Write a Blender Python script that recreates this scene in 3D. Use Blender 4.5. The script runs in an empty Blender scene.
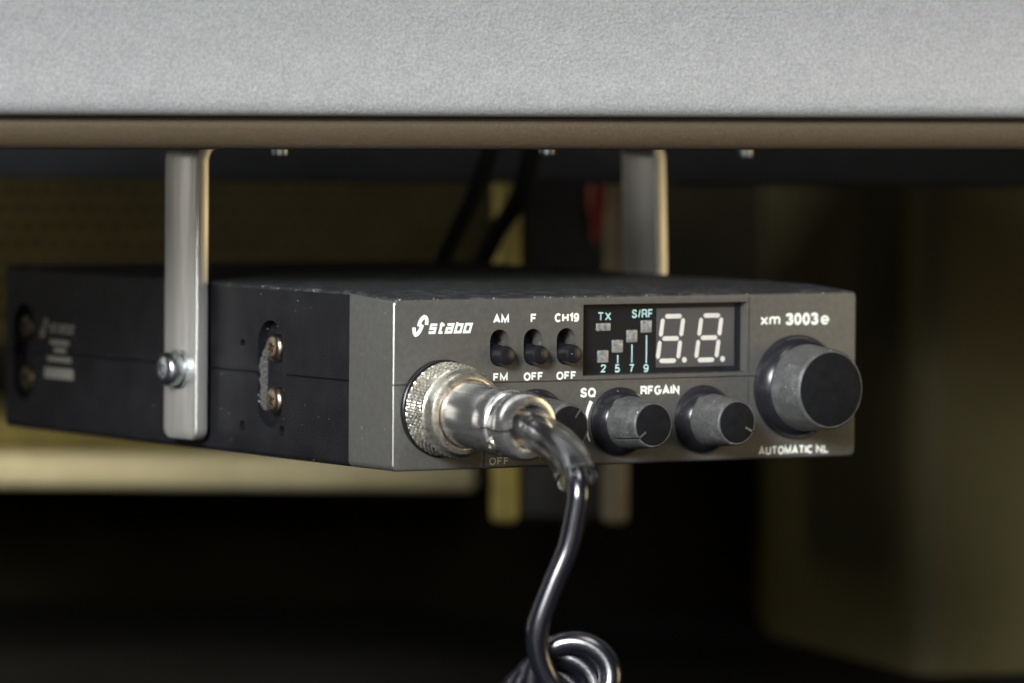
import bpy, bmesh, math, random
from mathutils import Vector, Matrix
random.seed(7)
MM = 0.001
scene = bpy.context.scene
COL = scene.collection

# ------------------------------------------------------------------ camera
R_ = Vector((0.84074647, -0.54135751, 0.0087992))
U_ = Vector((0.01849555, 0.04495895, 0.9988176))
W_ = Vector((0.54111301, 0.83958963, -0.04781178))
cd = bpy.data.cameras.new('camera'); cam = bpy.data.objects.new('camera', cd); COL.objects.link(cam)
M = Matrix(((R_.x, U_.x, -W_.x), (R_.y, U_.y, -W_.y), (R_.z, U_.z, -W_.z))).to_4x4()
M.translation = Vector((-694.72, -1123.42, 90.58)) * MM
cam.matrix_world = M
cd.sensor_width = 36; cd.lens = 224.232; cd.clip_start = 0.05; cd.clip_end = 50
cd.dof.use_dof = True; cd.dof.focus_distance = 1.335; cd.dof.aperture_fstop = 12.0
scene.camera = cam

# ------------------------------------------------------------------ world, light, exposure
world = bpy.data.worlds.new('World'); scene.world = world; world.use_nodes = True
wn = world.node_tree.nodes; wl = world.node_tree.links
bg = wn['Background']; bg.inputs[0].default_value = (0.55, 0.56, 0.60, 1); bg.inputs[1].default_value = 0.018

def area(name, az, el, dist, sx, sy, power, col, target=(45, -10, 25), spread=180):
    ld = bpy.data.lights.new(name, 'AREA'); ld.shape = 'RECTANGLE'; ld.size = sx; ld.size_y = sy
    ld.energy = power; ld.color = col; ld.spread = math.radians(spread)
    o = bpy.data.objects.new(name, ld); COL.objects.link(o)
    t = Vector(target) * MM
    a, e = math.radians(az), math.radians(el)
    d = Vector((math.cos(a) * math.cos(e), math.sin(a) * math.cos(e), math.sin(e)))
    o.location = t + d * dist
    o.rotation_euler = (-d).to_track_quat('-Z', 'Y').to_euler()
    return o
# camera azimuth is -122.8 degrees; smaller = further to the left of the camera
area('window_light', -141, 19, 1.4, 0.72, 0.66, 2.95, (0.96, 0.98, 1.0), target=(8, -30, 34), spread=23)
area('room_light', -128, -4, 2.3, 3.0, 1.5, 5.5, (1.0, 0.97, 0.90))
area('far_side_light', 121, 2, 1.35, 0.55, 0.95, 1.65, (1.0, 0.96, 0.88), target=(0, 0, 10))
area('warm_room_light', -38, 4, 1.7, 0.7, 0.6, 5.0, (1.0, 0.78, 0.42))
area('ceiling_light', -100, 58, 1.6, 0.5, 0.5, 7, (1.0, 0.97, 0.92))
# small fill lamp added out of view at left, brightening ledge and grille
ld = bpy.data.lights.new('ledge_fill_light', 'AREA'); ld.shape = 'DISK'; ld.size = 0.05; ld.energy = 0.14; ld.color = (1.0, 0.88, 0.60)
lo = bpy.data.objects.new('ledge_fill_light', ld); COL.objects.link(lo)
_a, _d = -0.235, 1.56
lo.location = (-0.69472 + _a * 0.8408 + _d * 0.5414, -1.12342 - _a * 0.5414 + _d * 0.8408, 0.012)
lo.rotation_euler = Vector((0.8408 * 0.35 + 0.5414 * 0.94, -0.5414 * 0.35 + 0.8408 * 0.94, -0.15)).to_track_quat('-Z', 'Y').to_euler()
scene.view_settings.view_transform = 'Standard'; scene.view_settings.look = 'None'
scene.view_settings.exposure = 0; scene.view_settings.gamma = 1

# ------------------------------------------------------------------ materials
def mat(name, base, rough=0.5, metal=0.0, noise=0.0, nscale=3.0, bump=0.0, bscale=4.0, dust=0.0, dscale=2.5,
        dcol=(0.5, 0.5, 0.48), rnoise=0.0, spec=0.5, coat=0.0, aniso=0.0, stretch=(1, 1, 1), dthr=0.62, detail=3, trans=0.0, film=0.0):
    m = bpy.data.materials.new(name); m.use_nodes = True
    n, l = m.node_tree.nodes, m.node_tree.links
    b = n['Principled BSDF']
    b.inputs['Base Color'].default_value = (*base, 1); b.inputs['Roughness'].default_value = rough
    b.inputs['Metallic'].default_value = metal; b.inputs['Specular IOR Level'].default_value = spec
    b.inputs['Coat Weight'].default_value = coat; b.inputs['Coat Roughness'].default_value = 0.15
    b.inputs['Transmission Weight'].default_value = trans
    if aniso:
        b.inputs['Anisotropic'].default_value = aniso
        tg = n.new('ShaderNodeTangent'); tg.direction_type = 'RADIAL'; tg.axis = 'Y'; l.new(tg.outputs[0], b.inputs['Tangent'])
    tc = n.new('ShaderNodeTexCoord'); mp = n.new('ShaderNodeMapping')
    mp.inputs['Scale'].default_value = (1000 * stretch[0], 1000 * stretch[1], 1000 * stretch[2])
    l.new(tc.outputs['Object'], mp.inputs['Vector'])
    def nz(scale, det=detail):
        t = n.new('ShaderNodeTexNoise'); t.inputs['Scale'].default_value = scale; t.inputs['Detail'].default_value = det
        l.new(mp.outputs[0], t.inputs['Vector']); return t.outputs['Fac']
    def ramp(src, a, c, va, vc):
        r = n.new('ShaderNodeMapRange'); r.inputs[1].default_value = a; r.inputs[2].default_value = c
        r.inputs[3].default_value = va; r.inputs[4].default_value = vc; l.new(src, r.inputs[0]); return r.outputs[0]
    colout = None
    if noise:
        mx = n.new('ShaderNodeMix'); mx.data_type = 'RGBA'
        mx.inputs[6].default_value = (*[c * (1 - noise) for c in base], 1)
        mx.inputs[7].default_value = (*[min(1, c * (1 + noise)) for c in base], 1)
        l.new(ramp(nz(1 / nscale), 0.3, 0.7, 0, 1), mx.inputs[0]); colout = mx.outputs[2]
    if dust:
        # dust: a faint patchy film plus sharp specks of lint
        v = n.new('ShaderNodeTexVoronoi'); v.inputs['Scale'].default_value = 1 / dscale; l.new(mp.outputs[0], v.inputs['Vector'])
        sp = ramp(v.outputs['Distance'], 0.11, 0.20, 1, 0)
        sel = ramp(v.outputs['Color'], dthr, dthr + 0.02, 0, 1)
        mu = n.new('ShaderNodeMath'); mu.operation = 'MULTIPLY'; l.new(sp, mu.inputs[0]); l.new(sel, mu.inputs[1])
        fl = ramp(nz(0.35, 5), 0.5, 0.75, 0, film)
        ad = n.new('ShaderNodeMath'); ad.operation = 'ADD'; ad.use_clamp = True; l.new(mu.outputs[0], ad.inputs[0]); l.new(fl, ad.inputs[1])
        mu2 = n.new('ShaderNodeMath'); mu2.operation = 'MULTIPLY'; l.new(ad.outputs[0], mu2.inputs[0]); mu2.inputs[1].default_value = dust
        mx = n.new('ShaderNodeMix'); mx.data_type = 'RGBA'
        if colout: l.new(colout, mx.inputs[6])
        else: mx.inputs[6].default_value = (*base, 1)
        mx.inputs[7].default_value = (*dcol, 1); l.new(mu2.outputs[0], mx.inputs[0]); colout = mx.outputs[2]
    if colout: l.new(colout, b.inputs['Base Color'])
    if rnoise:
        l.new(ramp(nz(0.25), 0.3, 0.7, max(0.02, rough - rnoise), rough + rnoise), b.inputs['Roughness'])
    if bump:
        bp = n.new('ShaderNodeBump'); bp.inputs['Strength'].default_value = bump; bp.inputs['Distance'].default_value = 0.0004
        l.new(nz(1 / bscale, 4), bp.inputs['Height']); l.new(bp.outputs[0], b.inputs['Normal'])
    return m

MT = {}
MT['panel'] = mat('satin grey faceplate', (0.092, 0.090, 0.083), 0.42, 0.25, noise=0.10, nscale=1.2, bump=0.10, bscale=0.35, dust=0.35, dscale=2.2, dthr=0.8, film=0.05)
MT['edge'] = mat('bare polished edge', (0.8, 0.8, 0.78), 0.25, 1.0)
MT['case'] = mat('black lacquered steel', (0.010, 0.010, 0.0118), 0.40, 0.0, spec=0.17, noise=0.3, nscale=6, bump=0.25, bscale=0.5, dust=0.8, dscale=1.1, dthr=0.78, film=0.0)
MT['dusty'] = mat('dust covered black steel', (0.015, 0.016, 0.018), 0.6, 0.0, noise=0.3, nscale=3, dust=0.9, dscale=0.9, dthr=0.42, film=0.14, bump=0.3, bscale=0.5)
MT['black'] = mat('black plastic', (0.008, 0.008, 0.010), 0.34, spec=0.4, metal= 0.0, noise=0.2, nscale=2, dust=0.4, dscale=1.5, dthr=0.8)
MT['cap'] = mat('dull black knob cap', (0.006, 0.0065, 0.008), 0.6, 0.0, spec=0.14, noise=0.3, nscale=1.5, bump=0.1, bscale=0.4)
MT['skirt'] = mat('glossy black skirt', (0.012, 0.012, 0.015), 0.22, 0.0, dust=0.3, dscale=1.4, dthr=0.8)
MT['knob'] = mat('dusty matt knob plastic', (0.065, 0.065, 0.064), 0.42, 0.0, noise=0.35, nscale=0.8, bump=0.3, bscale=0.3, dust=0.9, dscale=0.8, dthr=0.78, film=0.15)
MT['white'] = mat('pale lettering ink', (0.86, 0.90, 0.80), 0.6)
MT['faint'] = mat('faded lettering ink', (0.45, 0.46, 0.30), 0.6)
MT['cyan'] = mat('pale cyan lettering ink', (0.42, 0.66, 0.66), 0.6)
MT['cream'] = mat('unlit cream display segment', (0.60, 0.585, 0.53), 0.35)
MT['module'] = mat('grey display module', (0.055, 0.055, 0.058), 0.35)
MT['void'] = mat('dark display well', (0.008, 0.009, 0.011), 0.2)
MT['led'] = mat('milky indicator lens', (0.20, 0.20, 0.19), 0.12, 0.0, noise=0.5, nscale=0.8)
MT['nickel'] = mat('worn nickel plating', (0.90, 0.87, 0.81), 0.25, 0.94, aniso=0.5, noise=0.30, nscale=1.1, rnoise=0.10, stretch=(1, 0.05, 1))
MT['oldnickel'] = mat('tarnished nickel', (0.84, 0.78, 0.66), 0.27, 0.92, noise=0.25, nscale=1.0, rnoise=0.08, bump=0.1, bscale=0.5)
MT['copper'] = mat('copper band', (0.66, 0.52, 0.40), 0.3, 1.0, noise=0.3, nscale=1.0)
MT['alu'] = mat('mill finish aluminium', (0.74, 0.73, 0.69), 0.38, 0.85, noise=0.10, nscale=1.5, stretch=(1, 1, 0.06), bump=0.05, bscale=0.6, rnoise=0.05)
MT['zinc'] = mat('zinc plated steel', (0.60, 0.64, 0.66), 0.28, 1.0, noise=0.25, nscale=0.8)
MT['bronze'] = mat('bronze screw', (0.46, 0.38, 0.28), 0.30, 1.0, noise=0.3, nscale=0.7)
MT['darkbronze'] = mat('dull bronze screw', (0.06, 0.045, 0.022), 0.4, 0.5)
MT['cord'] = mat('glossy black cord', (0.006, 0.006, 0.010), 0.22, 0.0, spec=0.8, coat=1.0, noise=0.2, nscale=3)
MT['dash'] = mat('silver grained plastic', (0.46, 0.47, 0.48), 0.40, 0.4, noise=0.17, nscale=0.6, bump=0.42, bscale=0.85, rnoise=0.08)
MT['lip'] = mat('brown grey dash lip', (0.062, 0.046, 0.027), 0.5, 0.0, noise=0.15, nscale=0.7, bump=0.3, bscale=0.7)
MT['groove'] = mat('dark seam', (0.02, 0.018, 0.014), 0.7)
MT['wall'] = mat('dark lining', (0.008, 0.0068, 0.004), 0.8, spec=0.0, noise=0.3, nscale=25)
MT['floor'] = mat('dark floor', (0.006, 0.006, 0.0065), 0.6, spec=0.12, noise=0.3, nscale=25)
MT['olive'] = mat('olive brown panel', (0.070, 0.062, 0.029), 0.55, spec=0.12, noise=0.06, nscale=18)
MT['ledge'] = mat('pale cream ledge', (0.84, 0.77, 0.50), 0.55, noise=0.1, nscale=10)
MT['oliveboard'] = mat('olive board', (0.16, 0.135, 0.03), 0.6, noise=0.2, nscale=10)
MT['rail'] = mat('blue black rail', (0.030, 0.033, 0.040), 0.45, spec=0.4, noise=0.2, nscale=10)
MT['grille'] = mat('brown black perforated sheet', (0.040, 0.031, 0.009), 0.5, spec=0.15, noise=0.2, nscale=8)
MT['housing'] = mat('dark grey housing', (0.05, 0.05, 0.05), 0.4, spec=0.3, noise=0.2, nscale=8)
MT['brass'] = mat('yellow brass strip', (0.62, 0.54, 0.16), 0.4, 0.0, noise=0.15, nscale=5)
MT['beige'] = mat('beige strip', (0.34, 0.30, 0.21), 0.5, noise=0.15, nscale=5)
MT['red'] = mat('dark red plastic', (0.24, 0.010, 0.008), 0.4)
MT['lint'] = mat('grey lint', (0.085, 0.085, 0.08), 0.9, noise=0.8, nscale=0.5, bump=0.5, bscale=0.3)
MT['pencil'] = mat('dull silver print', (0.26, 0.25, 0.21), 0.6)

def clear_plastic():
    m = bpy.data.materials.new('clear vinyl'); m.use_nodes = True
    b = m.node_tree.nodes['Principled BSDF']
    b.inputs['Base Color'].default_value = (0.95, 0.96, 0.95, 1); b.inputs['Roughness'].default_value = 0.08
    b.inputs['Transmission Weight'].default_value = 0.99; b.inputs['IOR'].default_value = 1.12; b.inputs['Coat Weight'].default_value = 0.4; b.inputs['Coat Roughness'].default_value = 0.08
    return m
MT['vinyl'] = clear_plastic()

# ------------------------------------------------------------------ builders (all lengths in millimetres)
def empty(name, loc, label, cat, group=None):
    o = bpy.data.objects.new(name, None); COL.objects.link(o); o.location = Vector(loc) * MM
    o.empty_display_size = 0.01; o['label'] = label; o['category'] = cat
    if group: o['group'] = group
    return o
def origin(o):
    v = Vector((0, 0, 0))
    while o: v += Vector(o.location); o = o.parent
    return v
class MB:
    def __init__(s): s.bm = bmesh.new()
    def _merge(s, b2):
        me = bpy.data.meshes.new('t'); b2.to_mesh(me); b2.free(); s.bm.from_mesh(me); bpy.data.meshes.remove(me)
    def hexa(s, pts, bev=0, seg=2):
        """eight corners: bottom four then top four, same winding"""
        b = bmesh.new(); v = [b.verts.new(p) for p in pts]
        for f in ((0, 3, 2, 1), (4, 5, 6, 7), (0, 1, 5, 4), (1, 2, 6, 5), (2, 3, 7, 6), (3, 0, 4, 7)): b.faces.new([v[i] for i in f])
        bmesh.ops.recalc_face_normals(b, faces=b.faces)
        if bev: bmesh.ops.bevel(b, geom=list(b.edges), offset=bev, segments=seg, affect='EDGES', profile=0.5)
        s._merge(b); return s
    def box(s, x0, x1, y0, y1, z0, z1, bev=0, seg=2):
        return s.hexa([(x0, y0, z0), (x1, y0, z0), (x1, y1, z0), (x0, y1, z0), (x0, y0, z1), (x1, y0, z1), (x1, y1, z1), (x0, y1, z1)], bev, seg)
    def lathe(s, o, d, prof, n=48, closed=True, wob=None):
        o = Vector(o); d = Vector(d).normalized(); a = Vector((0, 0, 1)) if abs(d.z) < 0.9 else Vector((0, 1, 0)); a = (a - d * a.dot(d)).normalized(); c = d.cross(a)
        b = bmesh.new(); rings = []
        for t, r in prof:
            if r <= 1e-6: rings.append([b.verts.new(o + d * t)])
            else: rings.append([b.verts.new(o + d * t + (a * math.cos(2 * math.pi * k / n) + c * math.sin(2 * math.pi * k / n)) * r) for k in range(n)])
        for A, B in zip(rings, rings[1:]):
            for k in range(n):
                k2 = (k + 1) % n
                if len(A) == 1 and len(B) == 1: continue
                if len(A) == 1: b.faces.new((A[0], B[k], B[k2]))
                elif len(B) == 1: b.faces.new((A[k], B[0], A[k2]))
                else: b.faces.new((A[k], B[k], B[k2], A[k2]))
        if closed:
            for ring in (rings[0], rings[-1]):
                if len(ring) > 1: b.faces.new(ring)
        bmesh.ops.recalc_face_normals(b, faces=b.faces); s._merge(b); return s
    def tube(s, pts, r, n=20, caps=True):
        pts = [Vector(p) for p in pts]; m = len(pts); b = bmesh.new(); rings = []
        rr = r if isinstance(r, (list, tuple)) else [r] * m
        ref = None
        for i, p in enumerate(pts):
            t = (pts[min(i + 1, m - 1)] - pts[max(i - 1, 0)]).normalized()
            if ref is None:
                ref = Vector((0, 0, 1)) if abs(t.z) < 0.9 else Vector((1, 0, 0))
            ref = (ref - t * ref.dot(t)).normalized(); c = t.cross(ref)
            rings.append([b.verts.new(p + (ref * math.cos(2 * math.pi * k / n) + c * math.sin(2 * math.pi * k / n)) * rr[i]) for k in range(n)])
        for A, B in zip(rings, rings[1:]):
            for k in range(n): b.faces.new((A[k], A[(k + 1) % n], B[(k + 1) % n], B[k]))
        if caps: b.faces.new(rings[0]); b.faces.new(rings[-1])
        bmesh.ops.recalc_face_normals(b, faces=b.faces); s._merge(b); return s
    def prism(s, pts, vec, bev=0, seg=2):
        """closed outline swept along vec"""
        b = bmesh.new(); vec = Vector(vec)
        A = [b.verts.new(p) for p in pts]; B = [b.verts.new(Vector(p) + vec) for p in pts]; n = len(A)
        b.faces.new(A); b.faces.new(B[::-1])
        for k in range(n): b.faces.new((A[k], A[(k + 1) % n], B[(k + 1) % n], B[k]))
        bmesh.ops.recalc_face_normals(b, faces=b.faces)
        if bev: bmesh.ops.bevel(b, geom=list(b.edges), offset=bev, segments=seg, affect='EDGES', profile=0.5)
        s._merge(b); return s
    def build(s, name, m, parent=None, smooth=35, label=None):
        off = origin(parent) if parent else Vector((0, 0, 0))
        for v in s.bm.verts: v.co = v.co * MM - off
        me = bpy.data.meshes.new(name); s.bm.to_mesh(me); s.bm.free()
        me.materials.append(MT[m] if isinstance(m, str) else m)
        o = bpy.data.objects.new(name, me); COL.objects.link(o); o.parent = parent
        if smooth: shade(me, smooth)
        if label: o['label'] = label
        return o
def shade(me, ang):
    b = bmesh.new(); b.from_mesh(me)
    for f in b.faces: f.smooth = True
    a = math.radians(ang)
    for e in b.edges: e.smooth = (len(e.link_faces) == 2 and e.calc_face_angle(0) < a)
    b.to_mesh(me); b.free()
def cut(o, cutter, ang=35):
    """subtract the cutter (an MB in the same space) from o's mesh"""
    off = origin(o)
    for v in cutter.bm.verts: v.co = v.co * MM - off
    me = bpy.data.meshes.new('cut'); cutter.bm.to_mesh(me); cutter.bm.free()
    c = bpy.data.objects.new('cut', me); COL.objects.link(c); c.parent = o.parent
    c.location = o.location
    md = o.modifiers.new('b', 'BOOLEAN'); md.operation = 'DIFFERENCE'; md.object = c; md.solver = 'EXACT'; md.use_self = True
    bpy.context.view_layer.update()
    dg = bpy.context.evaluated_depsgraph_get()
    new = bpy.data.meshes.new_from_object(o.evaluated_get(dg)); o.modifiers.clear()
    old = o.data; o.data = new; new.name = old.name
    bpy.data.objects.remove(c); bpy.data.meshes.remove(me)
    shade(new, ang)
def stadium(cx, cz, w, h, y, n=10):
    """vertical slot outline in the xz plane at depth y"""
    r = w / 2; P = []
    for k in range(n + 1): a = math.pi * k / n; P.append((cx + r * math.cos(a), y, cz + h / 2 - r + r * math.sin(a)))
    for k in range(n + 1): a = math.pi + math.pi * k / n; P.append((cx + r * math.cos(a), y, cz - h / 2 + r + r * math.sin(a)))
    return P
def ribbon(b, pts, w, y, plane='front'):
    """mitred flat stroke through 2-D points"""
    P = [Vector(p) for p in pts]; n = len(P); L = []; Rr = []
    for i in range(n):
        d0 = (P[i] - P[i - 1]).normalized() if i else None
        d1 = (P[i + 1] - P[i]).normalized() if i < n - 1 else None
        if d0 is None: d0 = d1
        if d1 is None: d1 = d0
        t = (d0 + d1).normalized(); nn = Vector((-t.y, t.x)); k = 1 / max(0.45, nn.dot(Vector((-d0.y, d0.x))))
        wi = w[i] if isinstance(w, (list, tuple)) else w
        L.append(P[i] + nn * wi / 2 * k); Rr.append(P[i] - nn * wi / 2 * k)
    f = (lambda q: (q.x, y, q.y)) if plane == 'front' else (lambda q: (y, q.x, q.y))
    A = [b.bm.verts.new(f(q)) for q in L]; B = [b.bm.verts.new(f(q)) for q in Rr]
    for i in range(n - 1): b.bm.faces.new((A[i], A[i + 1], B[i + 1], B[i]))
def arc(cx, cy, rx, ry, a0, a1, n=12):
    return [(cx + rx * math.cos(math.radians(a0 + (a1 - a0) * k / n)), cy + ry * math.sin(math.radians(a0 + (a1 - a0) * k / n))) for k in range(n + 1)]
GL = {'A': (.95, [[(0, 0), (.5, 1), (1, 0)], [(.17, .3), (.83, .3)]]), 'M': (1.0, [[(0, 0), (0, 1), (.5, .12), (1, 1), (1, 0)]]),
 'F': (.68, [[(0, 0), (0, 1), (1, 1)], [(0, .52), (.85, .52)]]), 'C': (.88, [arc(.5, .5, .5, .5, 42, 318, 18)]),
 'H': (.8, [[(0, 0), (0, 1)], [(1, 0), (1, 1)], [(0, .5), (1, .5)]]), '1': (.34, [[(0, .74), (1, 1), (1, 0)]]),
 '9': (.66, [arc(.5, .69, .5, .31, 0, 360, 18), [(1, .69), (.98, .4), (.82, .1), (.5, 0), (.2, .03), (.03, .16)]]),
 'O': (.92, [arc(.5, .5, .5, .5, 90, 450, 24)]), 'Q': (.92, [arc(.5, .5, .5, .5, 90, 450, 24), [(.6, .25), (1, -.06)]]),
 'S': (.76, [[(.97, .76), (.88, .92), (.7, .99), (.45, 1), (.2, .95), (.06, .8), (.1, .63), (.3, .55), (.68, .46), (.92, .36), (.96, .2), (.82, .05), (.5, 0), (.2, .03), (.04, .12), (0, .27)]]),
 'R': (.82, [[(0, 0), (0, 1), (.65, 1), (.9, .94), (1, .77), (.9, .58), (.65, .5), (0, .5)], [(.62, .5), (.9, .36), (1, 0)]]),
 'G': (.92, [arc(.5, .5, .5, .5, 45, 330, 18) + [(1, .45), (.55, .45)]]), 'I': (.02, [[(.5, 0), (.5, 1)]]),
 'N': (.8, [[(0, 0), (0, 1), (1, 0), (1, 1)]]), 'T': (.78, [[(0, 1), (1, 1)], [(.5, 0), (.5, 1)]]), 'X': (.8, [[(0, 0), (1, 1)], [(0, 1), (1, 0)]]),
 '/': (.3, [[(0, 0), (1, 1)]]), '2': (.62, [[(0, .72), (.08, .92), (.5, 1), (.92, .9), (.98, .7), (.8, .48), (.3, .22), (0, 0), (1, 0)]]),
 '5': (.62, [[(.92, 1), (.18, 1), (.08, .52), (.35, .6), (.7, .58), (.97, .38), (.9, .1), (.5, 0), (.12, .05), (0, .2)]]),
 '7': (.62, [[(0, 1), (1, 1), (.6, .55), (.38, 0)]]), 'U': (.78, [[(0, 1), (0, .3), (.1, .08), (.5, 0), (.9, .08), (1, .3), (1, 1)]]),
 'L': (.62, [[(0, 1), (0, 0), (1, 0)]]), 'x': (.82, [[(0, 0), (1, 1)], [(0, 1), (1, 0)]]),
 'm': (1.25, [[(0, 0), (0, 1)], [(0, .72), (.12, .93), (.3, 1), (.45, .93), (.5, .75), (.5, 0)], [(.5, .72), (.62, .93), (.8, 1), (.95, .93), (1, .75), (1, 0)]]),
 '3': (.64, [[(0, .8), (.1, .94), (.5, 1), (.88, .92), (.94, .74), (.8, .57), (.42, .52)], [(.45, .52), (.88, .46), (1, .26), (.88, .06), (.5, 0), (.1, .06), (0, .22)]]),
 '0': (.64, [arc(.5, .5, .5, .5, 90, 450, 24)]), 'e': (1.0, [[(0, .48), (1, .48)] + arc(.5, .5, .5, .5, 0, 318, 18)[1:]])}
def text(s, x0, x1, z0, z1, y, m, parent, t=0.228):
    """block lettering drawn with strokes, fitted to its printed size"""
    h = z1 - z0; w = h * t; gap = 0.40 if len(s) > 1 else 0
    tot = sum(GL[c][0] for c in s) + gap * (len(s) - 1)
    u = (x1 - x0 - w) / max(tot, .1); b = MB(); x = x0 + w / 2; k = 0
    for c in s:
        g, st = GL[c]
        for q in st:
            ribbon(b, [(x + p[0] * g * u, z0 + w / 2 + p[1] * (h - w)) for p in q], w, y - 0.06 - 0.006 * k); k = (k + 1) % 4
        x += (g + gap) * u
    return b.build('lettering', m, parent, 0)
def smooth_path(P, n=8):
    P = [Vector(p) for p in P]; out = []
    for i in range(len(P) - 1):
        p0 = P[max(i - 1, 0)]; p1 = P[i]; p2 = P[i + 1]; p3 = P[min(i + 2, len(P) - 1)]
        for k in range(n):
            t = k / n
            out.append(0.5 * ((2 * p1) + (p2 - p0) * t + (2 * p0 - 5 * p1 + 4 * p2 - p3) * t * t + (3 * p1 - p0 - 3 * p2 + p3) * t ** 3))
    out.append(P[-1]); return out

# room frame behind the radio: a runs along the cabinet, D is the distance into it, z is height
CX, CY = -694.72, -1123.42
E1 = Vector((0.8408, -0.5414, 0)); E2 = Vector((0.5414, 0.8408, 0))
def rp(a, D, z): return (CX + a * E1.x + D * E2.x, CY + a * E1.y + D * E2.y, z)
def rbox(b, a0, a1, D0, D1, z0, z1, bev=0, seg=2):
    return b.hexa([rp(a0, D0, z0), rp(a1, D0, z0), rp(a1, D1, z0), rp(a0, D1, z0), rp(a0, D0, z1), rp(a1, D0, z1), rp(a1, D1, z1), rp(a0, D1, z1)], bev, seg)

# ------------------------------------------------------------------ the setting
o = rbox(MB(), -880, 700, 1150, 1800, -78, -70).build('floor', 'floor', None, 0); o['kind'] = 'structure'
o = rbox(MB(), -880, 700, 1800, 1815, -90, 420).build('back_wall', 'wall', None, 0); o['kind'] = 'structure'  # wall and floor stretched left out of view to shade the right bracket arm

# right-hand side panel of the compartment, folded at a rounded vertical ridge
b = MB(); b.prism([rp(*q) for q in ((70, 1705, -69.5), (103.5, 1600, -69.5), (175, 1630, -69.5), (175, 1790, -69.5), (70, 1790, -69.5))], (0, 0, 230))
ed = [e for e in b.bm.edges if abs(e.verts[0].co.z - e.verts[1].co.z) > 100]
bmesh.ops.bevel(b.bm, geom=ed, offset=9, segments=5, affect='EDGES', profile=0.5)
sp_ = b.build('side_panel', 'olive', None, 30)
sp_['label'] = 'olive brown folded panel with a rounded vertical ridge closing the right side'; sp_['category'] = 'panel'

# pale ledge behind the radio, lower left
lg = MB(); rbox(lg, -260, -8, 1700, 1795, -31, -22, 2.5, 3)
lg = lg.build('ledge', 'ledge', None, 30); lb = MB(); rbox(lb, -262, -5, 1712, 1794, -21.9, -12.5, 2, 3); lb.build('top_board', 'oliveboard', lg, 30, label='olive board above the pale edge'); lg['label'] = 'blurred pale cream ledge running behind and below the black radio case'; lg['category'] = 'ledge'

# rail under the dashboard
rl = MB(); rbox(rl, -260, 230, 1560, 1585, 54.5, 84, 2, 2)
rl = rl.build('support_rail', 'rail', None, 30); rl['label'] = 'blurred blue black horizontal rail running just under the dashboard lip'; rl['category'] = 'rail'

# perforated sheet, upper left behind the radio
def grille():
    b = bmesh.new(); cell = 4.6; n = 12; rad = 1.75
    for i in range(-40, 5):
        for j in range(0, 11):
            ca = i * cell + (cell / 2 if j % 2 else 0); cz = 13 + j * cell
            inner = [b.verts.new(rp(ca + rad * math.cos(2 * math.pi * k / n + math.pi / 4), 1640, cz + rad * math.sin(2 * math.pi * k / n + math.pi / 4))) for k in range(n)]
            h = cell / 2; sq = []
            for k in range(n):
                a = 2 * math.pi * k / n + math.pi / 4; c, s_ = math.cos(a), math.sin(a); q = h / max(abs(c), abs(s_))
                sq.append(b.verts.new(rp(ca + q * c, 1640, cz + q * s_)))
            for k in range(n): b.faces.new((inner[k], inner[(k + 1) % n], sq[(k + 1) % n], sq[k]))
    bmesh.ops.remove_doubles(b, verts=b.verts, dist=0.01)
    r = bmesh.ops.solidify(b, geom=list(b.faces), thickness=0.8)
    m = MB(); m._merge(b); return m
g = grille().build('perforated_grille', 'grille', None, 0)
g['label'] = 'dark brown perforated metal grille in shadow left of the bracket arm'; g['category'] = 'grille'

# housing with two coloured edge strips behind the radio
hs = empty('metal_housing', rp(12.5, 1610, -32), 'dark grey upright housing with yellow and beige edge strips behind the radio', 'housing')
rbox(MB(), 2.5, 24, 1604, 1650, -31.5, 66, 2, 3).build('housing_body', 'housing', hs)
rbox(MB(), -4.2, 2.6, 1601, 1645, -32, 66, 2.2, 4).build('edge_strip', 'brass', hs, label='yellow edge strip')
rbox(MB(), 23.6, 30.2, 1601, 1645, -32, 66, 2.2, 4).build('edge_strip', 'beige', hs, label='beige edge strip')

# loose cables and a red plug behind
def px(x, y, D):  # a, z of a spot seen at distance D
    return ((x - 512) / 6378.2 * D, 90.58 - (y - 36) / 6378.2 * D)
for nm, pts, r, lab in (('cable', [(-20.5, 1520, 25), (-16, 1520, 37), (-9, 1522, 52), (-4, 1530, 66)], 2.0, 'dark loose cable slanting up behind the radio, the left one of two'),
                   ('cable', [(-10, 1535, 28), (-4, 1533, 42), (2.4, 1530, 53), (5.5, 1535, 66)], 2.3, 'dark loose cable crossing in front of the yellow edge strip')):
    b = MB(); b.tube(smooth_path([rp(*p) for p in pts], 8), r, 12); o = b.build(nm, 'cap', None, 60)
    o['label'] = lab; o['category'] = 'cable'; o['group'] = 'loose cables behind the radio'
b = MB(); b.lathe(rp(21.6, 1596, 57), (0, 0, -1), [(0, 0), (0, 2.6), (9, 2.5), (11, 1.6), (18, 0.9), (18, 0)], 16)
o = b.build('wire_plug', 'red', None); o['label'] = 'dark red blurred wire plug hanging behind the radio'; o['category'] = 'plug'

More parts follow.
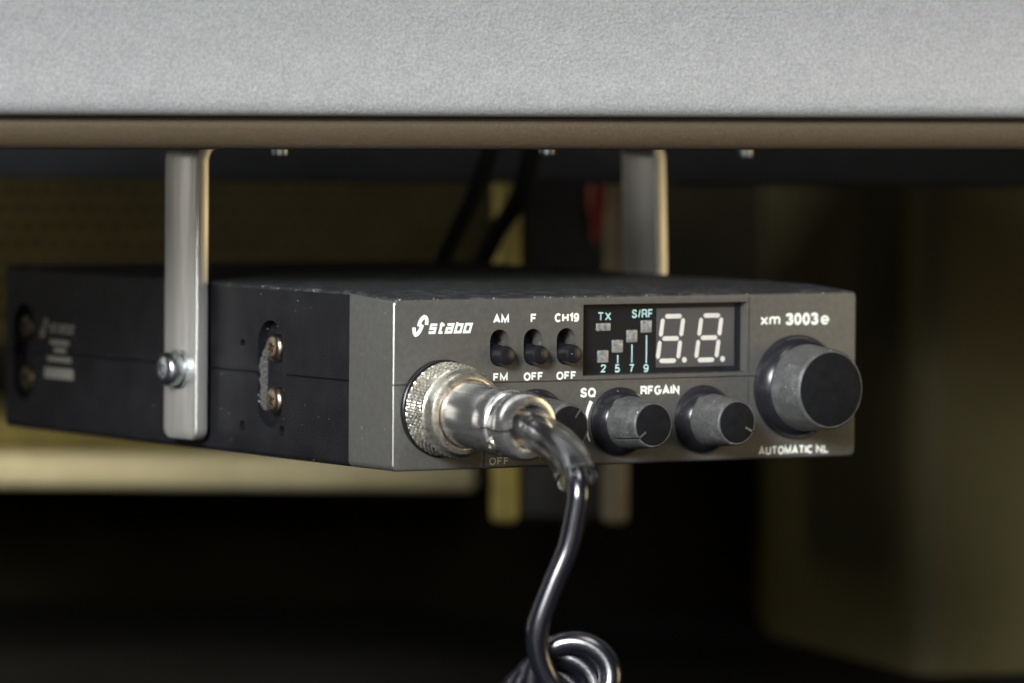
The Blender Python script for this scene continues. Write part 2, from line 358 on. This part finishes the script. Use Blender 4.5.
# ------------------------------------------------------------------ dashboard
F1 = Vector((0.988, -0.155, 0)); F2 = Vector((0.155, 0.988, 0)); D0 = Vector((-83, 17.45, 0))
def dp(s, d, z): q = D0 + F1 * s + F2 * d; return (q.x, q.y, z)
dash = empty('dashboard', dp(120, 0, 66.8), 'silver grey grained dashboard edge spanning the top of the picture above the radio', 'dashboard')
def sweep(prof, s0, s1, n=40):
    b = bmesh.new(); rows = []
    for i in range(n + 1):
        s = s0 + (s1 - s0) * i / n; rows.append([b.verts.new(dp(s, d, z)) for d, z in prof])
    for A, B in zip(rows, rows[1:]):
        for k in range(len(prof)): k2 = (k + 1) % len(prof); b.faces.new((A[k], B[k], B[k2], A[k2]))
    b.faces.new(rows[0]); b.faces.new(rows[-1][::-1]); bmesh.ops.recalc_face_normals(b, faces=b.faces)
    m = MB(); m._merge(b); return m
face = [(6, 73.6), (2.6, 73.7), (1.2, 74.2), (0.4, 75.2), (0.05, 76.6), (-0.1, 80), (-0.6, 86), (-1.7, 93), (-3.4, 100), (-6.5, 110), (-12, 125), (-20, 150), (110, 150), (110, 74.5)]
sweep(face, -160, 460).build('grained_panel', 'dash', dash, 50)
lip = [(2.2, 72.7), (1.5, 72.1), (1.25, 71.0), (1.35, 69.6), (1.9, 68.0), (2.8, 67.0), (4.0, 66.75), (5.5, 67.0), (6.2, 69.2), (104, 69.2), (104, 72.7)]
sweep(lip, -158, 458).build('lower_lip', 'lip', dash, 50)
sweep([(4.5, 72.7), (4.5, 73.7), (100, 73.7), (100, 72.7)], -157, 457).build('seam', 'groove', dash, 0)
for (x, y, zt) in ((20.8, 81.4, 63.7), (70.1, 49.7, 64.3), (135.2, 67.2, 63.4)):
    b = MB(); b.lathe((x, y, 69.3), (0, 0, -1), [(0, 3.0), (2.6, 3.0), (2.7, 2.0), (3.9, 1.9), (69.3 - zt - 0.5, 1.8), (69.3 - zt, 1.2), (69.3 - zt, 0)], 24)
    b.build('screw', 'zinc', dash)

# ------------------------------------------------------------------ mounting bracket
W, H = 118.43, 36.0
br = empty('mounting_bracket', (59, 81, 69), 'bare aluminium strap bracket hanging from the dashboard and holding the radio', 'bracket')
def bracket():
    y0, y1, t = 74.2, 88.4, 3.1
    xl, xr = -4.3, W + 4.2; zt = 69.0; R = 6.0; r = R - t; zb = 2.3
    P = [(xl, zb)]
    for k in range(9): a = math.pi - math.pi / 2 * k / 8; P.append((xl + R + R * math.cos(a), zt - R + R * math.sin(a)))
    for k in range(9): a = math.pi / 2 - math.pi / 2 * k / 8; P.append((xr - R + R * math.cos(a), zt - R + R * math.sin(a)))
    P.append((xr, zb)); P.append((xr - t, zb))
    for k in range(9): a = math.pi / 2 * k / 8; P.append((xr - R + r * math.cos(a), zt - R + r * math.sin(a)))
    for k in range(9): a = math.pi / 2 + math.pi / 2 * k / 8; P.append((xl + R + r * math.cos(a), zt - R + r * math.sin(a)))
    P.append((xl + t, zb))
    b = MB(); b.prism([(x, y0, z) for x, z in P], (0, y1 - y0, 0)); 
    for v in b.bm.verts:
        if v.co.x > W / 2 and v.co.z > 37: v.co.x -= (v.co.z - 37) / 28 * 2.0
        v.co.y += max(0, v.co.x) / W * 3.4
    o = b.build('strap', 'alu', br, 0)
    # rounded lower corners, then a soft edge all round
    c = MB()
    for yy, sg in ((y0, 1), (y1, -1)):
        q = 2.6; pts = [(-20, yy - sg * 3, zb - 3), (-20, yy + sg * q, zb - 3)]
        pts += [(-20, yy + sg * (q - q * math.sin(a)), zb + q - q * math.cos(a)) for a in [math.pi / 2 * k / 6 for k in range(7)]]
        pts += [(-20, yy - sg * 3, zb + q)]
        c.prism(pts, (W + 40, 0, 0))
    cut(o, c, 30)
    b = bmesh.new(); b.from_mesh(o.data)
    ed = [e for e in b.edges if len(e.link_faces) == 2 and e.calc_face_angle(0) > math.radians(50)]
    bmesh.ops.bevel(b, geom=ed, offset=0.45 * MM, segments=3, affect='EDGES', profile=0.5); b.to_mesh(o.data); b.free(); shade(o.data, 40)
    return o
bracket()
def cross_screw(name, o, d, r, h, m, parent, dome=0.35, label=None):
    """pan head screw: axis points out of the surface"""
    d = Vector(d).normalized(); o = Vector(o)
    b = MB(); b.lathe(o, d, [(0, 0), (0, r), (h * 0.55, r), (h * 0.8, r * 0.93), (h * 0.95, r * 0.78), (h, r * 0.55), (h + dome * 0.2, 0)], 36)
    s = b.build(name, m, parent, 40, label)
    up = Vector((0, 0, 1)); side = d.cross(up).normalized(); rot = Matrix.Rotation(math.radians(28), 3, d); up = rot @ up; side = rot @ side
    for A, B in ((up, side), (side, up)):
        c = MB(); w = r * 0.15; L = r * 0.58; p0 = o + d * (h - r * 0.42); p1 = o + d * (h + 2)
        c.hexa([p0 - A * L * 0.6 - B * w, p0 + A * L * 0.6 - B * w, p0 + A * L * 0.6 + B * w, p0 - A * L * 0.6 + B * w,
                p1 - A * L - B * w, p1 + A * L - B * w, p1 + A * L + B * w, p1 - A * L + B * w])
        cut(s, c, 40)
    return s
b = MB(); b.lathe((-4.3, 81.5, 17.6), (-1, 0, 0), [(0, 0), (0, 4.3), (0.7, 4.3), (0.8, 4.1), (0.8, 0)], 36); b.build('washer', 'zinc', br)
cross_screw('screw', (-5.1, 81.5, 17.6), (-1, 0, 0), 3.75, 3.5, 'zinc', br)
b = MB(); b.lathe((-4.3 + 3.1, 81.5, 17.6), (1, 0, 0), [(0, 0), (0, 5), (1.4, 5), (1.4, 0)], 30); b.build('spacer', 'black', br)
b = MB(); b.lathe((W, 81.5, 17.6), (1, 0, 0), [(0, 0), (0, 5), (1.1, 5), (1.1, 0)], 30); b.build('spacer', 'black', br)

# ------------------------------------------------------------------ radio
rd = empty('two_way_radio', (W / 2, 85, 0), 'compact black two-way radio with grey faceplate, hung under the dashboard by the aluminium bracket', 'radio')
def slot_cutter(extra=0):
    c = MB()
    for cy, cz, w, h, dep in ((50.1, 18.0, 10.4, 23.0, 2.4), (160.5, 17.6, 10.2, 22.0, 2.4)):
        P = [(-1.0, y, z) for (y, _, z) in stadium(cy, cz, w, h, 0)]
        c.prism(P, (dep + 1.0 + extra, 0, 0))
    for y, z in ((61.7, 23.8), (61.7, 6.3), (45.0, 6.0)):
        c.lathe((-1, y, z), (1, 0, 0), [(0, 1.15), (3.2, 1.15)], 16)
    return c
def dust_top(o):
    o.data.materials.append(MT['dusty'])
    for p in o.data.polygons:
        if p.normal.z > 0.5: p.material_index = 1
def shell(name, z0, z1):
    b = MB(); b.box(0.1, W - 0.1, 17.2, 169.4, z0, z1, 0)
    bm = b.bm
    ed = [e for e in bm.edges if all((v.co.z > 36) if z1 > 30 else (v.co.z < 1) for v in e.verts)]
    bmesh.ops.bevel(bm, geom=ed, offset=1.3, segments=4, affect='EDGES', profile=0.5)
    ed = [e for e in bm.edges if e.calc_face_angle(0) > 1.2]
    bmesh.ops.bevel(bm, geom=ed, offset=0.18, segments=1, affect='EDGES')
    o = b.build(name, 'case', rd, 35); cut(o, slot_cutter())
    if z1 > 30: dust_top(o)
    return o
shell('upper_shell', 18.12, 36.95); shell('lower_shell', 0.0, 17.92)
MB().box(0.7, W - 0.7, 18, 168, 17.0, 19.0).build('chassis', 'case', rd, 0)
cut_ch = bpy.data.objects['chassis']; cut(cut_ch, slot_cutter(0.15))
for y, z in ((49.75, 23.6), (49.75, 12.2), (160.5, 23.3), (160.5, 11.6)):
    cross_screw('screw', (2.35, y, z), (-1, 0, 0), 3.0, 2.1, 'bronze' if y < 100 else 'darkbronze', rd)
# dusty back wall of the side recess
b = MB(); pts = []
for k in range(27):
    z = 8.2 + k * 0.64; e = min(1, k / 5, (26 - k) / 7); pts.append((2.42 - e * random.uniform(1.5, 2.2), 54.95, z))
b.prism([(2.45, 54.95, 8.0)] + pts + [(2.45, 54.95, 25.2)], (0, 0.3, 0)); b.build('recess_dust', 'lint', rd, 0)
bpy.data.objects['recess_dust']['label'] = 'pale dust lying on the recess edge'

# printed mark on the rear left side of the case
def logo_s(b, x0, x1, z0, z1, y, plane, fx=1):
    # two interlocking hooks in a 215 x 282 box
    def c(p): return (x0 + (p[0] - 150) / 215 * (x1 - x0), z1 - (p[1] - 190) / 282 * (z1 - z0))
    w = 44 / 215 * abs(x1 - x0)
    up = [(238, 338), (247, 300), (262, 262), (284, 232), (308, 217), (328, 226), (338, 250), (340, 280), (337, 318)]
    lo = [(178, 350), (178, 385), (184, 420), (198, 443), (214, 440), (236, 420), (254, 390), (270, 355), (284, 315)]
    ribbon(b, [c(p) for p in up], w, y, plane); ribbon(b, [c(p) for p in lo], w, y - 0.01, plane)
def logo_word(b, x0, x1, z0, z1, y, plane, s=0.32):
    L = {'s': [[(1, 1), (0.12, 1), (0.12, .52), (.88, .52), (.88, 0), (0, 0)]],
         't': [[(.35, 1.28), (.35, 0), (.95, 0)], [(0, .98), (.95, .98)]],
         'a': [[(0, 1), (.9, 1), (.9, 0), (.08, 0), (.08, .52), (.9, .52)]],
         'b': [[(.08, 1.28), (.08, 0), (.92, 0), (.92, .96), (.08, .96)]],
         'o': [[(.5, 1), (.92, 1), (.92, 0), (.08, 0), (.08, 1), (.5, 1)]]}
    u = (x1 - x0) / (5 * 1.0 + s + 4 * 0.42 - 0.25 + 0.3); h = (z1 - z0) / 1.36
    cx = 0.1
    for i, ch in enumerate('stabo'):
        wch = 0.75 if ch == 't' else 1.0
        for j, st in enumerate(L[ch]):
            pts = [(x0 + (cx + q[0] * wch + (q[1]) * s) * u, z0 + 0.12 * h + q[1] * h * 0.86) for q in st]
            ribbon(b, pts, h * 0.30, y - 0.01 * j, plane)
        cx += wch + 0.42
b = MB(); logo_s(b, 152.6, 148.9, 21.0, 26.0, 0.02, 'side'); logo_word(b, 148.2, 136.5, 22.6, 25.0, 0.02, 'side')
b.build('logo', 'pencil', bpy.data.objects['upper_shell'], 0)
b = MB()
for z, a0, a1, n in ((20.4, 148, 139, 6), (18.7, 146, 140.5, 4), (16.6, 149, 138, 8)):
    wdt = (a0 - a1) / n
    for k in range(n): b.box(-0.02 + 0.09 - 0.05, 0.08, a0 - wdt * (k + 0.86), a0 - wdt * k, z - 0.55, z + 0.55)
b.build('small_print', 'pencil', bpy.data.objects['upper_shell'], 0)
b = MB()
for k in range(7): b.box(0.03, 0.08, 150.5 - 1.95 * (k + 0.9), 150.5 - 1.95 * k, 12.2, 14.6)
b.build('small_print', 'pencil', bpy.data.objects['lower_shell'], 0)

# faceplate
b = MB(); x1 = W
b.hexa([(0, 0, 0), (W, 0, 0), (W, 17.4, 0), (0, 17.4, 0), (0, 0, 36), (W, 0, 36), (W, 17.4, 37.0), (0, 17.4, 37.0)])
ed = [e for e in b.bm.edges if abs(e.verts[0].co.x - e.verts[1].co.x) < 1 and abs(e.verts[0].co.y - e.verts[1].co.y) > 5]
bmesh.ops.bevel(b.bm, geom=ed, offset=1.5, segments=5, affect='EDGES', profile=0.5)
ed = [e for e in b.bm.edges if all(abs(v.co.y) < 0.01 for v in e.verts)]
bmesh.ops.bevel(b.bm, geom=ed, offset=0.65, segments=4, affect='EDGES', profile=0.5)
fp = b.build('faceplate', 'panel', rd, 30)
c = MB()
for q in (26.22, 34.6, 42.9): c.prism([(x, -2, z) for x, _, z in stadium(q, 25.3, 4.7, 7.8, 0)], (0, 6.5, 0))
cut(fp, c, 30)
c = MB(); c.hexa([(47.1, -1, 18.9), (89.4, -1, 18.9), (89.1, 2.4, 19.2), (47.4, 2.4, 19.2), (47.1, -1, 34.15), (89.4, -1, 34.15), (89.1, 2.4, 33.9), (47.4, 2.4, 33.9)])
cut(fp, c, 30)
c = MB(); c.box(-1, 93.0, -1, 0.45, 17.9, 18.2); cut(fp, c, 30)
c = MB(); c.box(89.75, 90.05, -1, 0.4, 10, 35.0); c.box(22.5, 22.7, -1, 0.3, -1, 4.6); cut(fp, c, 30)

dust_top(fp)
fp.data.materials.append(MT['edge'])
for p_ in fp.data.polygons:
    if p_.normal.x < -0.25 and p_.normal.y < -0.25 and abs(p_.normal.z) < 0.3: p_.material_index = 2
# display
ds = MB().box(47.3, 89.2, 2.1, 2.6, 19.0, 34.0).build('display', 'void', rd, 0)
MB().box(67.2, 87.4, 1.85, 2.15, 20.2, 32.9, 0.1).build('digit_module', 'module', ds, 0)
YD = 1.80
def seg(b, p, q, w):
    p, q = Vector(p), Vector(q); d = (q - p).normalized(); n = Vector((-d.y, d.x)) * w / 2; e = d * w * 0.42
    pts = [p, p + e + n, q - e + n, q, q - e - n, p + e - n]
    b.prism([(v.x, YD, v.y) for v in pts], (0, 0.12, 0))
for dx in (0, 9.93):
    b = MB(); sh = 0.146
    def g(u, v): return (67.45 + dx + u * 5.25 + v * 9.5 * sh, 21.65 + v * 9.5)
    for A, B in (((.08, 1), (.92, 1)), ((.08, .5), (.92, .5)), ((.08, 0), (.92, 0)), ((0, .54), (0, .96)), ((1, .54), (1, .96)), ((0, .04), (0, .46)), ((1, .04), (1, .46))):
        seg(b, g(*A), g(*B), 0.98)
    b.lathe((74.4 + dx, YD + 0.12, 21.75), (0, -1, 0), [(0, 0.6), (0.12, 0.6)], 16)
    b.build('digit', 'cream', ds, 0)
text('TX', 52.2, 55.6, 30.5, 32.3, 2.08, 'cyan', ds, 0.17)
text('S/RF', 60.9, 66.3, 30.9, 32.75, 2.08, 'cyan', ds, 0.17)
for ch, a, q, z in (('2', 53.1, 54.4, 19.5), ('5', 56.65, 57.95, 19.4), ('7', 60.3, 61.55, 19.35), ('9', 64.0, 65.3, 19.3)):
    text(ch, a, q, z, z + 1.75, 2.08, 'cyan', ds, 0.17)
b = MB()
for x, z0, z1 in ((57.4, 21.4, 23.1), (61.0, 21.4, 25.3), (64.7, 21.3, 27.2)): b.box(x - 0.12, x + 0.12, 1.98, 2.08, z0, z1)
b.build('scale_line', 'cyan', ds, 0)
for x0, x1_, z0, z1 in ((51.8, 55.5, 28.25, 29.95), (52.2, 54.95, 21.5, 24.2), (55.85, 58.65, 23.6, 26.35), (59.55, 62.3, 25.7, 28.4), (63.2, 66.0, 27.7, 30.4)):
    MB().box(x0, x1_, 1.75, 2.3, z0, z1, 0.25, 3).build('indicator_light', 'led', ds)

# lettering on the faceplate
for s, a, q, z0, z1 in (('AM', 24.55, 28.5, 30.5, 32.3), ('F', 33.9, 35.45, 30.5, 32.3), ('CH19', 39.95, 46.1, 30.5, 32.3),
                        ('FM', 24.7, 28.3, 18.35, 20.0), ('OFF', 32.3, 37.2, 18.3, 20.0), ('OFF', 40.5, 45.55, 18.3, 20.0),
                        ('SQ', 46.6, 50.5, 14.45, 16.4), ('RFGAIN', 61.9, 71.9, 14.6, 16.5),
                        ('xm', 92.85, 98.0, 28.95, 30.75), ('3003', 99.5, 108.1, 28.85, 31.4), ('e', 108.75, 111.0, 28.85, 30.75),
                        ('AUTOMATIC', 92.7, 107.1, 0.95, 2.75), ('NL', 107.9, 111.3, 0.95, 2.75)):
    text(s, a, q, z0 - 0.05, z1 + 0.05, 0.02, 'white', fp)
text('OFF', 23.9, 28.8, 0.75, 2.35, 0.02, 'faint', fp, 0.17)
b = MB(); logo_s(b, 4.5, 8.65, 28.0, 32.55, -0.05, 'front'); logo_word(b, 8.5, 19.65, 28.6, 31.15, -0.05, 'front'); b.build('logo', 'white', fp, 0)
b = MB(); N = 14
ribbon(b, [(56.59 + 8.45 * math.cos(math.radians(148 + 60 * k / N)), 9.08 + 8.45 * math.sin(math.radians(148 + 60 * k / N))) for k in range(N + 1)],
       [0.95 - 0.6 * k / N for k in range(N + 1)], -0.05)
b.build('scale_arc', 'white', fp, 0)

# slide switches
for q in (26.22, 34.6, 42.9):
    sw = MB().box(q - 2.7, q + 2.7, 4.45, 5.4, 21.0, 29.6).build('slide_switch', 'black', rd, 0)
    b = MB(); b.prism([(x, 0.9, z) for x, _, z in stadium(q, 23.75, 4.45, 4.6, 0)], (0, 3.4, 0), 0.15); b.build('slider', 'black', sw)
    b = MB(); b.lathe((q, 1.2, 23.75), (0, -1, 0), [(0, 2.15), (4.05, 2.05), (4.35, 1.92), (4.5, 1.65), (4.52, 0)], 28); b.build('button', 'black', sw)

# knobs
def knob(cx, cz, prof_skirt, prof_body, cap_r, ang):
    k = MB().lathe((cx, 0.02, cz), (0, -1, 0), prof_body, 64).build('knob', 'knob', rd, 40)
    b = MB(); b.lathe((cx, 0.02, cz), (0, -1, 0), prof_skirt, 64); b.build('skirt', 'skirt', k, 40)
    b = MB(); b.lathe((cx, 0.02, cz), (0, -1, 0), [(12.4, cap_r), (13.02, cap_r), (13.12, cap_r - 0.25), (13.12, 0)], 64); cp = b.build('cap', 'cap', k, 40)
    if ang is not None:
        a = math.radians(ang); u = Vector((math.cos(a), 0, math.sin(a))); v = Vector((-math.sin(a), 0, math.cos(a))); R0 = prof_body[-2][1]
        for ob, r0, r1, y0, y1 in ((cp, R0 * 0.5, R0 * 2, -14, -12.4), (k, R0 * 0.93, R0 * 2, -14, -4.5)):
            c = MB(); o = Vector((cx, 0, cz)); w = 0.28
            pts = [o + u * r0 - v * w, o + u * r1 - v * w, o + u * r1 + v * w, o + u * r0 + v * w]
            c.hexa([p + Vector((0, y0, 0)) for p in pts] + [p + Vector((0, y1, 0)) for p in pts]); cut(ob, c, 40)
    return k
sk = [(0, 0), (0, 7.35), (0.7, 7.35), (1.1, 7.2), (3.6, 5.9), (3.9, 5.5), (3.9, 0)]
bd = [(3.0, 0), (3.0, 5.65), (4.0, 5.65), (12.2, 4.92), (12.7, 4.85), (12.95, 4.6), (12.95, 0)]
for cx, cz, ang in ((35.46, 9.2, 54), (56.59, 9.08, 216), (78.0, 9.05, -26)): knob(cx, cz, sk, bd, 4.35, ang)
knob(102.43, 15.52, [(0, 0), (0, 11.2), (0.8, 11.2), (1.3, 11.0), (3.8, 9.7), (4.1, 9.2), (4.1, 0)],
     [(3.0, 0), (3.0, 9.35), (4.0, 9.35), (12.0, 8.65), (12.6, 8.55), (12.95, 8.2), (12.95, 0)], 7.95, None)

# microphone socket on the faceplate
b = MB(); b.lathe((12.11, 0.02, 12.94), (0, -1, 0), [(0, 10.2), (0.9, 10.2), (1.1, 10.0), (1.1, 0)], 64); b.build('socket', 'black', rd, 40)

# ------------------------------------------------------------------ microphone cable, plugged in
PO = Vector((12.11, -1.1, 12.94)); PD = Vector((-0.012, -1, -0.062)).normalized()
mc = empty('microphone_cable', tuple(PO), 'coiled black microphone cable with a shiny nickel plug screwed into the radio front', 'cable')
def knurled():
    """ring with crossed knurling cut into its rim"""
    d = PD; a = Vector((0, 0, 1)); a = (a - d * a.dot(d)).normalized(); c = d.cross(a)
    b = bmesh.new(); n = 288; rows = []
    prof = [(0.0, 0, 0), (0.0, 9.3, 0), (0.5, 9.85, 0)] + [(0.7 + 5.6 * k / 22, 9.95 - 0.25 * k / 22, 1) for k in range(23)] + \
           [(6.6, 9.5, 0), (6.9, 9.2, 0), (7.2, 9.05, 0), (8.0, 8.9, 0), (8.8, 8.5, 0), (9.2, 7.9, 0), (9.3, 7.5, 0), (9.2, 7.1, 0)]
    for t, r, kn in prof:
        if r == 0: rows.append([b.verts.new(PO + d * t)] ); continue
        ring = []
        for k in range(n):
            th = 2 * math.pi * k / n; rr = r
            if kn:
                p = (th * 9.9 + t) / 1.35; q = (th * 9.9 - t) / 1.35
                h = min(abs((p % 1) - 0.5), abs((q % 1) - 0.5)) * 2
                rr = r - 0.42 + 0.42 * min(1, h * 1.5)
            ring.append(b.verts.new(PO + d * t + (a * math.cos(th) + c * math.sin(th)) * rr))
        rows.append(ring)
    for A, B in zip(rows, rows[1:]):
        for k in range(n):
            k2 = (k + 1) % n
            if len(A) == 1: b.faces.new((A[0], B[k], B[k2]))
            else: b.faces.new((A[k], B[k], B[k2], A[k2]))
    bmesh.ops.recalc_face_normals(b, faces=b.faces); m = MB(); m._merge(b); return m
knurled().build('coupling_nut', 'oldnickel', mc, 25)
b = MB(); b.lathe(PO, PD, [(7.2, 6.9), (7.2, 7.3), (9.5, 7.25), (9.8, 7.05), (9.9, 6.7)], 64); b.build('copper_band', 'copper', mc)
b = MB(); b.lathe(PO, PD, [(9.0, 6.7), (9.4, 6.9), (10.2, 6.95), (22.5, 6.75), (22.9, 6.5), (22.9, 0)], 72); b.build('barrel', 'nickel', mc)
b = MB(); b.lathe(PO, PD, [(21.6, 0), (21.6, 6.6), (21.9, 7.1), (22.6, 7.15), (25.8, 7.05), (26.4, 6.8), (26.7, 6.4), (28.4, 6.3), (28.7, 6.6), (29.2, 6.95), (30.2, 7.1), (32.2, 6.95), (33.1, 6.4), (33.4, 5.3), (33.3, 4.7), (32.4, 4.4), (30.5, 4.3), (30.5, 0)], 80)
cl = b.build('cable_clamp', 'nickel', mc)
# split of the clamp
sd = PD.cross(Vector((0, 0, 1))).normalized(); up = sd.cross(PD).normalized()
if sd.x > 0: sd = -sd
c = MB(); rot = math.radians(-6); s2 = (sd * math.cos(rot) + up * math.sin(rot)); u2 = (up * math.cos(rot) - sd * math.sin(rot))
p0, p1 = PO + PD * 24.6, PO + PD * 36
c.hexa([p + s2 * a_ + u2 * h_ for h_ in (-0.2, 0.2) for p, a_ in ((p0, 3), (p1, 3), (p1, 9), (p0, 9))]); cut(cl, c, 35)
for side in (-1,):
    q = PO + PD * 27.6 + sd * 4.6 - up * 3.4
    cross_screw('clamp_screw', q, (sd * 0.75 - up * 0.6), 1.6, 1.5, 'oldnickel', mc, label='small brassy clamp screw')
for t_, ang_ in ((27.5, 40), (27.5, 140)):
    a_ = math.radians(ang_); n_ = sd * math.cos(a_) + up * math.sin(a_)
    q = PO + PD * t_ + n_ * 5.0; b = MB(); b.lathe(q, n_, [(0, 0), (0, 1.5), (1.2, 1.4), (1.4, 0)], 18); b.build('clamp_ear', 'nickel', mc)

# cord path
S0 = PO + PD * 29.0; S1 = PO + PD * 33.5
main = [S0, S1, Vector((11.3, -40.8, 9.4)), Vector((10.5, -47.5, 7.6)), Vector((9.6, -53.2, 4.9)), Vector((8.9, -56.2, 2.1)), Vector((8.5, -57.5, -0.9)),
        Vector((8.0, -57.4, -4.5)), Vector((6.7, -56.7, -11.7)), Vector((4.1, -55.5, -18.8)), Vector((1.6, -54.3, -26.0)), Vector((0.25, -53.6, -31.6))]
# coil: circles in the picture-facing plane, stepping back, left and down each turn
cr = Vector((0.8408, -0.5414, 0)); cu_ = Vector((0.02, 0.045, 0.999)); cw = Vector((0.5411, 0.8396, -0.048))
CC = Vector((9.28, -56.32, -37.45)) + cr * 0.6 + cu_ * 0.9; Rc = 7.3
step = (cr * -2.9 + cu_ * -3.2 + cw * 4.6)
coil = []
nt = 13; per = 28
for k in range(nt * per + 1):
    f = k / per; a = math.pi + 2 * math.pi * f
    q = CC + step * (f - 0.0) + (cr * math.cos(a) + cu_ * math.sin(a)) * (Rc + (1.2 * max(0, 0.25 - f) / 0.25)) - step * 0.15
    coil.append(q)
path = smooth_path(main + coil[2:8:2], 8)[:-8]
full = smooth_path(main, 8)[:-1] + coil
# relax the join
for _ in range(14):
    j = len(full) - len(coil)
    for i in range(j - 14, j + 10): full[i] = (full[i - 1] + full[i] * 2 + full[i + 1]) / 4
MB().tube(full, 2.32, 24).build('cord', 'cord', mc, 60)
# clear vinyl strain relief
sl = smooth_path([PO + PD * 30.6] + main[1:6] , 10)
n = len(sl); rad = [4.05 + 0.15 * i / n + (0.25 * max(0, i / n - 0.9) / 0.1) for i in range(n)]
b = MB(); b.tube(sl, rad, 40, caps=False)
inner = MB(); inner.tube(sl, [r - 0.85 for r in rad], 40, caps=False)
me = bpy.data.meshes.new('t'); inner.bm.to_mesh(me); b.bm.from_mesh(me); bpy.data.meshes.remove(me)
# close the two annular ends
b.bm.verts.ensure_lookup_table(); V = b.bm.verts; m_ = 40; half = len(V) // 2
for base in (0, (n - 1) * m_):
    for k in range(m_): b.bm.faces.new((V[base + k], V[base + (k + 1) % m_], V[half + base + (k + 1) % m_], V[half + base + k]))
bmesh.ops.recalc_face_normals(b.bm, faces=b.bm.faces)
b.build('clear_sleeve', 'vinyl', mc, 50)
# ring of the cord outer seen inside the sleeve is the cord itself
